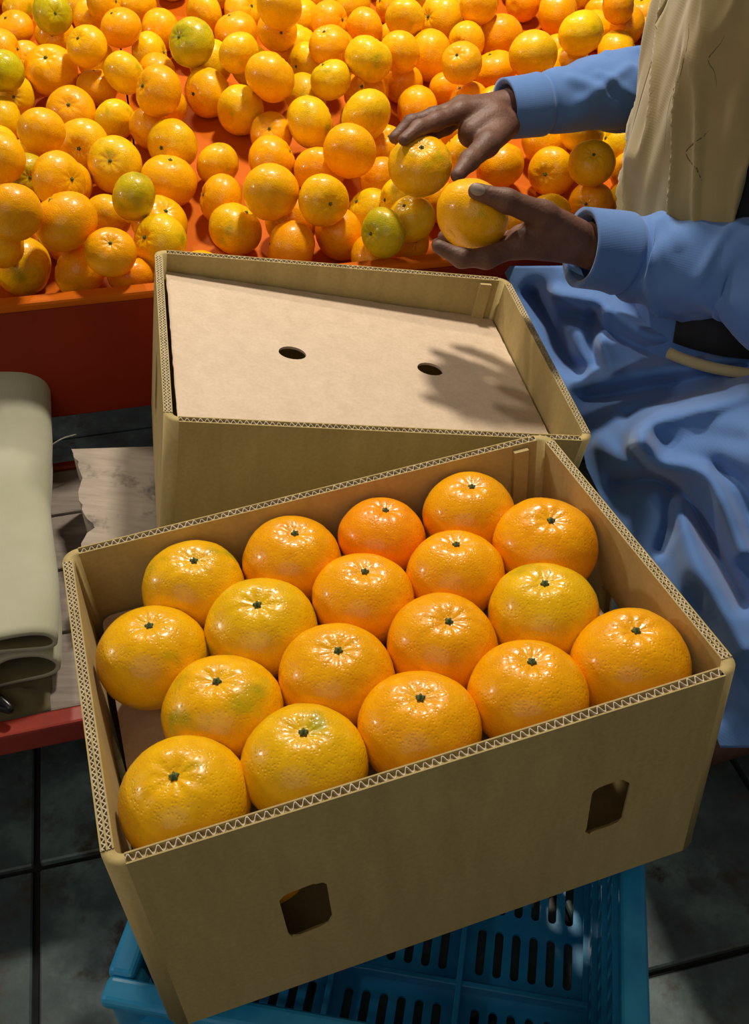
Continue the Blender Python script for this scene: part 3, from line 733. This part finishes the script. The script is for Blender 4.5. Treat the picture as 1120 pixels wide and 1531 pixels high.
bd = [(tuple(Vector(a) + SH), tuple(Vector(b) + SH), r, q) for (a, b, r, q) in bd]
bd += [(tuple(sh1), tuple(el1), .050, .038), (tuple(sh2), tuple(el2), .050, .038), (tuple(el1), tuple(F1[1]), .038, .031), (tuple(el2), tuple(F2[1]), .038, .031),
      ((.48, 1.10, -.74), (.43, .84, -.76), .088, .058), ((.49, 1.19, -.74), (.41, 1.08, -.76), .080, .058),
      ((.43, .84, -.76), (.50, .80, -.97), .056, .036), ((.41, 1.08, -.76), (.48, 1.06, -.97), .056, .036),
      ((.51, .80, -.995), (.40, .76, -1.015), .038, .024), ((.49, 1.06, -.995), (.39, 1.04, -1.015), .038, .024)]
V, Q = [], []; n0 = 0
for prims, vox, k in ((h1, .0021, .007), (h2, .0021, .007), (bd, .007, .03)):
    v, q = sdf_mesh(prims, vox, k); V.append(v); Q.append(q + n0); n0 += len(v)
V = np.concatenate(V); Q = np.concatenate(Q)
body = mkw('body', V.tolist(), [tuple(int(i) for i in q) for q in Q], M['skin'], person, True)
for m_, it in ((body.modifiers.new('smooth', 'SMOOTH'), 3),): m_.iterations = it; m_.factor = .4
bodytree = BVHTree.FromPolygons([tuple(v) for v in V], [tuple(int(i) for i in q) for q in Q])
def cast(tree, u, v):
    d = at(u, v, 1.0).normalized(); h = tree.ray_cast(Vector((0, 0, 0)), d); return h
def nail(u, v, ax, w, l):
    loc, nrm, _, _ = cast(bodytree, u, v)
    if loc is None: return
    if nrm.dot(loc) > 0: nrm = -nrm
    ax = (ax - nrm * ax.dot(nrm)).normalized(); s = nrm.cross(ax); vv = []; ff = []
    for j in range(5):
        for i in range(12):
            a = 2 * math.pi * i / 12; r = j / 4
            vv.append(loc + ax * l * r * math.cos(a) + s * w * r * math.sin(a) + nrm * (.0016 - .0022 * (r * math.sin(a)) ** 2 - .001 * r * r))
    for j in range(4):
        for i in range(12): i2 = (i + 1) % 12; ff.append((j*12+i, j*12+i2, (j+1)*12+i2, (j+1)*12+i))
    mkw('thumbnail', vv, ff, M['nail'], body, True)
nail(714, 283, at(706, 284, 1.05) - at(752, 298, 1.06), .0062, .0085)

# loose trousers under the shirt tail
tp = [((.48, 1.10, -.74), (.43, .84, -.765), .098, .070), ((.49, 1.19, -.74), (.41, 1.08, -.765), .092, .070), ((.43, .84, -.765), (.50, .80, -.95), .070, .058), ((.41, 1.08, -.765), (.48, 1.06, -.95), .070, .058),
      ((.47, 1.10, -.72), (.47, 1.19, -.72), .105, .105)]
v, f = sdf_mesh(tp, .007, .03)
mkw('trousers', v.tolist(), [tuple(int(i) for i in q) for q in f], M['blue'], person, True)

# eyes and hair (above the picture)
for y in (1.272, 1.328):
    v, f = [], []
    for j in range(9):
        for i in range(12):
            t = math.pi * j / 8; p = 2 * math.pi * i / 12
            v.append(SH + Vector((.350 + .011 * math.sin(t) * math.cos(p), y + .012 * math.sin(t) * math.sin(p), .040 + .008 * math.cos(t))))
    for j in range(8):
        for i in range(12): i2 = (i + 1) % 12; f.append((j*12+i, (j+1)*12+i, (j+1)*12+i2, j*12+i2))
    mkw('eye', v, f, M['eye'], person, True)
v, f = sdf_mesh([((.462, 1.30, .072), (.450, 1.30, .094), .089, .091), ((.49, 1.30, .03), (.47, 1.30, .08), .078, .086)], .006, .02)
mkw('hair', (v + np.array(SH)).tolist(), [tuple(int(i) for i in q) for q in f], M['hair'], person, True)

# sleeves: a creased tube with a turned-in mouth, and a stitched cuff
def sleeve(name, pts, seed, amp, n=150, m=84, cuff=True, parent=person, mat='blue'):
    P = smooth_path([(*p[0], p[1]) for p in pts], n); v = []; f = []
    inner = 6
    ring = []
    cen = [Vector(p[:3]) for p in P]; rad = [p[3] for p in P]
    seq = [(min(inner, n-1) - i, .86) for i in range(inner)] + [(i, 1.0) for i in range(n)]
    ref = Vector((0, 0, 1)); off = Vector((seed * 7.3, 1.7, 3.1))
    rg = random.Random(seed * 5 + 3); RG = []
    for _ in range(26):
        d0 = rg.uniform(.065, .42); t0 = rg.uniform(0, 6.28)
        RG.append((d0, t0, d0 + rg.uniform(.02, .09), t0 + rg.choice((-1, 1)) * rg.uniform(.6, 1.6), rg.uniform(.0035, .0065), rg.uniform(.005, .009)))
    def creases(dist, th, R):
        out = 0
        for (d0, t0, d1, t1, am, w) in RG:
            dt = (th - t0 + math.pi) % (2 * math.pi) - math.pi; x, y = dist - d0, dt * R; ex, ey = d1 - d0, (t1 - t0) * R
            q = max(0, min(1, (x * ex + y * ey) / (ex * ex + ey * ey))); dd = math.hypot(x - q * ex, y - q * ey)
            if dd < 3 * w: out += am * math.exp(-(dd / w) ** 2) * math.sin(math.pi * min(1, .15 + .85 * q)) ** .5
        return min(out, .010)
    for (i, sc) in seq:
        t = (cen[min(i+1, n-1)] - cen[max(i-1, 0)]).normalized(); a = t.cross(ref).normalized(); b = a.cross(t).normalized()
        dist = (cen[i] - cen[0]).length
        g = min(1.0, max(0.0, (dist - (.052 if cuff else .0)) / .03))
        for k in range(m):
            th = 2 * math.pi * k / m; c_, s_ = math.cos(th), math.sin(th)
            q = Vector((c_ * 1.2, s_ * 1.2, dist * 9)) + off
            w = noise.noise(Vector((c_ * 1.1 + dist * 9, s_ * 1.1 - dist * 8, dist * 20)) + off)
            ridge = (1 - abs(noise.noise(Vector((c_ * .9, s_ * .9, dist * 22 + 1.6 * math.sin(th))) + off)) * 2.2)
            dr = amp * g * (.7 * w - .25) + g * creases(dist, th, rad[i])
            if cuff:
                e = abs(dist - .058); dr -= .0035 * math.exp(-(e / .004) ** 2)
                dr += .0022 * (1 if dist < .056 else 0)
            r = (rad[i] + (dr if sc == 1 else 0)) * (sc if sc < 1 else 1)
            v.append(cen[i] + (a * c_ + b * s_ * .95) * r)
    for i in range(len(seq) - 1):
        for k in range(m):
            k2 = (k + 1) % m; f.append((i*m+k, i*m+k2, (i+1)*m+k2, (i+1)*m+k))
    return mkw(name, v, f, M[mat], parent, True)
sl1 = sleeve('shirt_sleeve', [(at(867, 370, 1.132), .0440), (at(915, 376, 1.142), .0455), (F1[0], .0525), (F1[1], .0610), (F1[2], .0640),
        (el1 + Vector((-.02, .0, .01)), .068), (el1 + Vector((.03, -.01, .025)), .072), (el1.lerp(sh1, .25) + Vector((.03, 0, .02)), .068), (el1.lerp(sh1, .6), .070), (sh1, .076), (sh1 + Vector((0, .02, .045)), .066), (sh1 + Vector((0, .055, .055)), .045), (sh1 + Vector((0, .085, .03)), .02)], 1, .0085)
sl2 = sleeve('shirt_sleeve', [(at(754, 163, 1.342), .0385), (at(795, 158, 1.352), .0400), (F2[0], .0440), (F2[1], .051), (F2[2], .055),
        (el2 + Vector((-.03, 0, .03)), .062), (el2.lerp(sh2, .3) + Vector((.02, 0, 0)), .068), (el2.lerp(sh2, .7), .070), (sh2, .076), (sh2 + Vector((0, -.02, .045)), .066), (sh2 + Vector((0, -.055, .055)), .045), (sh2 + Vector((0, -.085, .03)), .02)], 2, .0085)

# trunk of the shirt, the vest over it
def trunk_ring(z, phi, off):
    zs = [-.66, -.60, -.45, -.30, -.20, -.14, -.10, -.075]
    ax = np.interp(z, zs, [.150, .145, .138, .132, .125, .105, .075, .058]); ay = np.interp(z, zs, [.145, .147, .150, .155, .165, .150, .095, .062])
    cx = np.interp(z, zs, [.468, .465, .461, .468, .474, .477, .464, .450])
    cyy = np.interp(z, zs, [1.135, 1.145, 1.175, 1.195, 1.20, 1.20, 1.20, 1.20])
    c, s = math.cos(phi), math.sin(phi); p = .85
    return Vector((cx - (ax + off) * abs(c) ** p * (1 if c > 0 else -1), cyy - (ay + off) * abs(s) ** p * (1 if s > 0 else -1), z))
def trunk_patch(name, z0, z1, p0, p1, off, mat, amp=0.0, nz=60, npn=70, solid=.003, parent=person, zfun=None):
    v, f = [], []
    for i in range(nz + 1):
        for j in range(npn + 1):
            ph = math.radians(p0 + (p1 - p0) * j / npn); zl = zfun(ph) if zfun else z0
            z = zl + (z1 - zl) * i / nz
            w = noise.noise(Vector((ph * 2.2 + z * 3, z * 5, off * 50 + 4))) + .6 * noise.noise(Vector((ph * 5, z * 9 - ph * 3, 9)))
            fold = max(0, 1 - abs(noise.noise(Vector((ph * 1.5 + 2, z * 6 + ph * 1.8, 2)))) * 5) ** 2
            v.append(trunk_ring(z, ph, off + amp * (w + .9 * fold)))
    for i in range(nz):
        for j in range(npn):
            a = i*(npn+1)+j; f.append((a, a+1, a+npn+2, a+npn+1))
    o = mkw(name, v, f, M[mat], parent, True)
    if solid: s = o.modifiers.new('s', 'SOLIDIFY'); s.thickness = solid; s.offset = 0
    return o, v, f
trunk_patch('shirt_body', -.66, -.085, -180, 180, .002, 'blue', .003, 50, 90, 0)
vest = trunk_patch('vest_front', -.535, -.12, -4, 64, .016, 'vest', .009)
trunk_patch('vest_front', -.60, -.12, -58, -4.5, .016, 'vest', .009)
trunk_patch('vest_back', -.60, -.12, 112, 248, .016, 'vest', .008)
trunk_patch('vest_side', -.60, -.22, 62, 114, .010, 'black', .003)
trunk_patch('vest_side', -.60, -.22, -114, -56, .010, 'black', .003)
hem = [trunk_ring(-.590 - .018 * math.sin(math.radians(p)), math.radians(p), .034) for p in range(48, 150, 4)]
v, f = tube_vf(hem, [.0065] * len(hem), 10); mkw('vest_hem', v, f, M['vesthem'], person, True)
trunk_patch('vest_dark_band', -.60, -.50, 46, 146, .016, 'black', .0, 6, 60)  # plain black band round the vest's side, above the hem
# thin dark brown lines laid on the vest's cloth
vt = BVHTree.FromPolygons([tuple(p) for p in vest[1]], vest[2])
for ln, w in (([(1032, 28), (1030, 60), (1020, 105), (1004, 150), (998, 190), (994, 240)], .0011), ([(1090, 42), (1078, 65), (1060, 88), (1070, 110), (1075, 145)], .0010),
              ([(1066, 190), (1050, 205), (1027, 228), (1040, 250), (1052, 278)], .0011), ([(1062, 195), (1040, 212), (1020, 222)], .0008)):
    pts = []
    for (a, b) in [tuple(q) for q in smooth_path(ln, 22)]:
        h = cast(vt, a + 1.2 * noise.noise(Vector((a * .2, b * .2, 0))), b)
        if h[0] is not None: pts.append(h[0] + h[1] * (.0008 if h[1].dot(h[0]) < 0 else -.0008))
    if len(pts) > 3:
        v, f = tube_vf(pts, [w * (.6 + .4 * math.sin(3.14 * i / len(pts))) for i in range(len(pts))], 6); mkw('dark_line', v, f, M['brown'], person, True)

# long shirt tail draped over the lap and knee
CP = [(750,398,1.36),(800,405,1.32),(850,412,1.285),(950,430,1.255),(1050,470,1.235),(1120,500,1.225),(1250,490,1.25),(1340,470,1.28),
      (790,470,1.33),(850,520,1.265),(880,560,1.225),(930,545,1.20),(1000,535,1.19),(1060,530,1.18),(1120,525,1.17),(1250,540,1.15),
      (880,610,1.195),(930,610,1.155),(1000,592,1.15),(1100,565,1.13),
      (957,652,1.06),(990,628,1.06),(1050,612,1.05),(1110,597,1.04),(1250,590,1.02),(1340,600,1.04),
      (880,670,1.14),(925,720,1.10),(955,765,1.07),(985,815,1.035),(880,760,1.12),(930,850,1.06),
      (1020,685,1.03),(1060,725,1.01),(1110,800,.975),(1030,850,.985),(1120,990,.925),(1060,930,.955),(1030,1000,.965),(1090,1100,.94),(1060,1120,.95),(1120,1090,.93),(1250,1080,.88),(1250,800,.92),(1340,800,.93),(1340,1080,.9)]
cp = np.array(CP, float); X = cp[:, :2] / 300.0
def U(r): return np.where(r > 1e-9, r * r * np.log(np.maximum(r, 1e-9)), 0)
K = U(np.linalg.norm(X[:, None] - X[None], axis=2)) + 2e-3 * np.eye(len(X)); Pm = np.c_[np.ones(len(X)), X]
sol = np.linalg.solve(np.block([[K, Pm], [Pm.T, np.zeros((3, 3))]]), np.r_[cp[:, 2], 0, 0, 0])
FOLDS = [([(862,573),(900,569),(937,560),(1058,541),(1130,522)],.013,12),([(880,596),(950,588),(1060,566),(1120,552)],-.016,13),
         ([(955,665),(960,645),(975,630),(1010,617),(1060,607),(1112,590)],.020,15),([(940,622),(1000,600),(1080,580)],-.020,12),
         ([(960,660),(985,692),(1030,700),(1060,716),(1085,760),(1112,825)],.018,14),([(925,722),(965,716),(1000,724),(1030,752),(1070,825),(1110,900)],-.024,14),
         ([(1000,735),(1000,780),(988,822)],-.013,10),([(1020,765),(1035,830),(1075,900),(1115,970)],.013,20),([(1040,900),(1070,980),(1080,1060)],-.010,18),
         ([(830,440),(900,455),(960,497),(1005,508)],.014,12),([(850,470),(900,490),(960,520),(1020,528)],-.013,12),
         ([(800,440),(822,480),(845,530),(865,556)],-.034,15),([(890,470),(884,510),(893,545)],-.016,11),([(905,470),(902,520),(912,548)],.008,9),
         ([(900,660),(930,690),(945,705)],.010,16),([(1000,660),(1060,650),(1110,660)],-.006,18),([(1080,700),(1110,720),(1130,760)],-.008,14)]
def segd(P, a, b):
    a = np.array(a, float); b = np.array(b, float); d = b - a; t = np.clip(((P - a) @ d) / (d @ d), 0, 1); return np.linalg.norm(P - (a + t[:, None] * d), axis=1)
nu, nv = 130, 170; vs = np.linspace(398, 1118, nv)
ulo = np.interp(vs, [398, 410, 640, 700, 850, 1000, 1118], [752, 756, 866, 878, 950, 1035, 1078])
UV = np.array([(ulo[j] + (1340 - ulo[j]) * (i / (nu - 1)) ** 1.25, vs[j]) for j in range(nv) for i in range(nu)])
Y = UV / 300.0
dep = U(np.linalg.norm(Y[:, None] - X[None], axis=2)) @ sol[:-3] + np.c_[np.ones(len(Y)), Y] @ sol[-3:]
for line, amp, w in FOLDS:
    sm = [tuple(q) for q in smooth_path(line, 4 * len(line))]
    dd = np.min([segd(UV, a, b) for a, b in zip(sm, sm[1:])], axis=0); dep -= 1.5 * amp * np.exp(-(dd / w) ** 2)
v = []
for (u_, v_), d_ in zip(UV, dep):
    p = at(u_, v_, d_); p = at(u_, v_, d_ + .004 * noise.noise(p * 16) + .002 * noise.noise(p * 40)); v.append(p)
f = [(j*nu+i, j*nu+i+1, (j+1)*nu+i+1, (j+1)*nu+i) for j in range(nv - 1) for i in range(nu - 1)]
tail = mkw('shirt_tail', v, f, M['blue'], person, True); s = tail.modifiers.new('s', 'SOLIDIFY'); s.thickness = .003; s.offset = 0

o = fruit('orange', OA, RA, 'h', random.Random(21), False); tag(o, "yellowish orange cupped in the person's nearer hand", 'orange', 'oranges in the hands')
o = fruit('orange', OB, RB, 'h', random.Random(2), True, (.35, -.2)); tag(o, "orange gripped from above by the person's farther hand", 'orange', 'oranges in the hands')
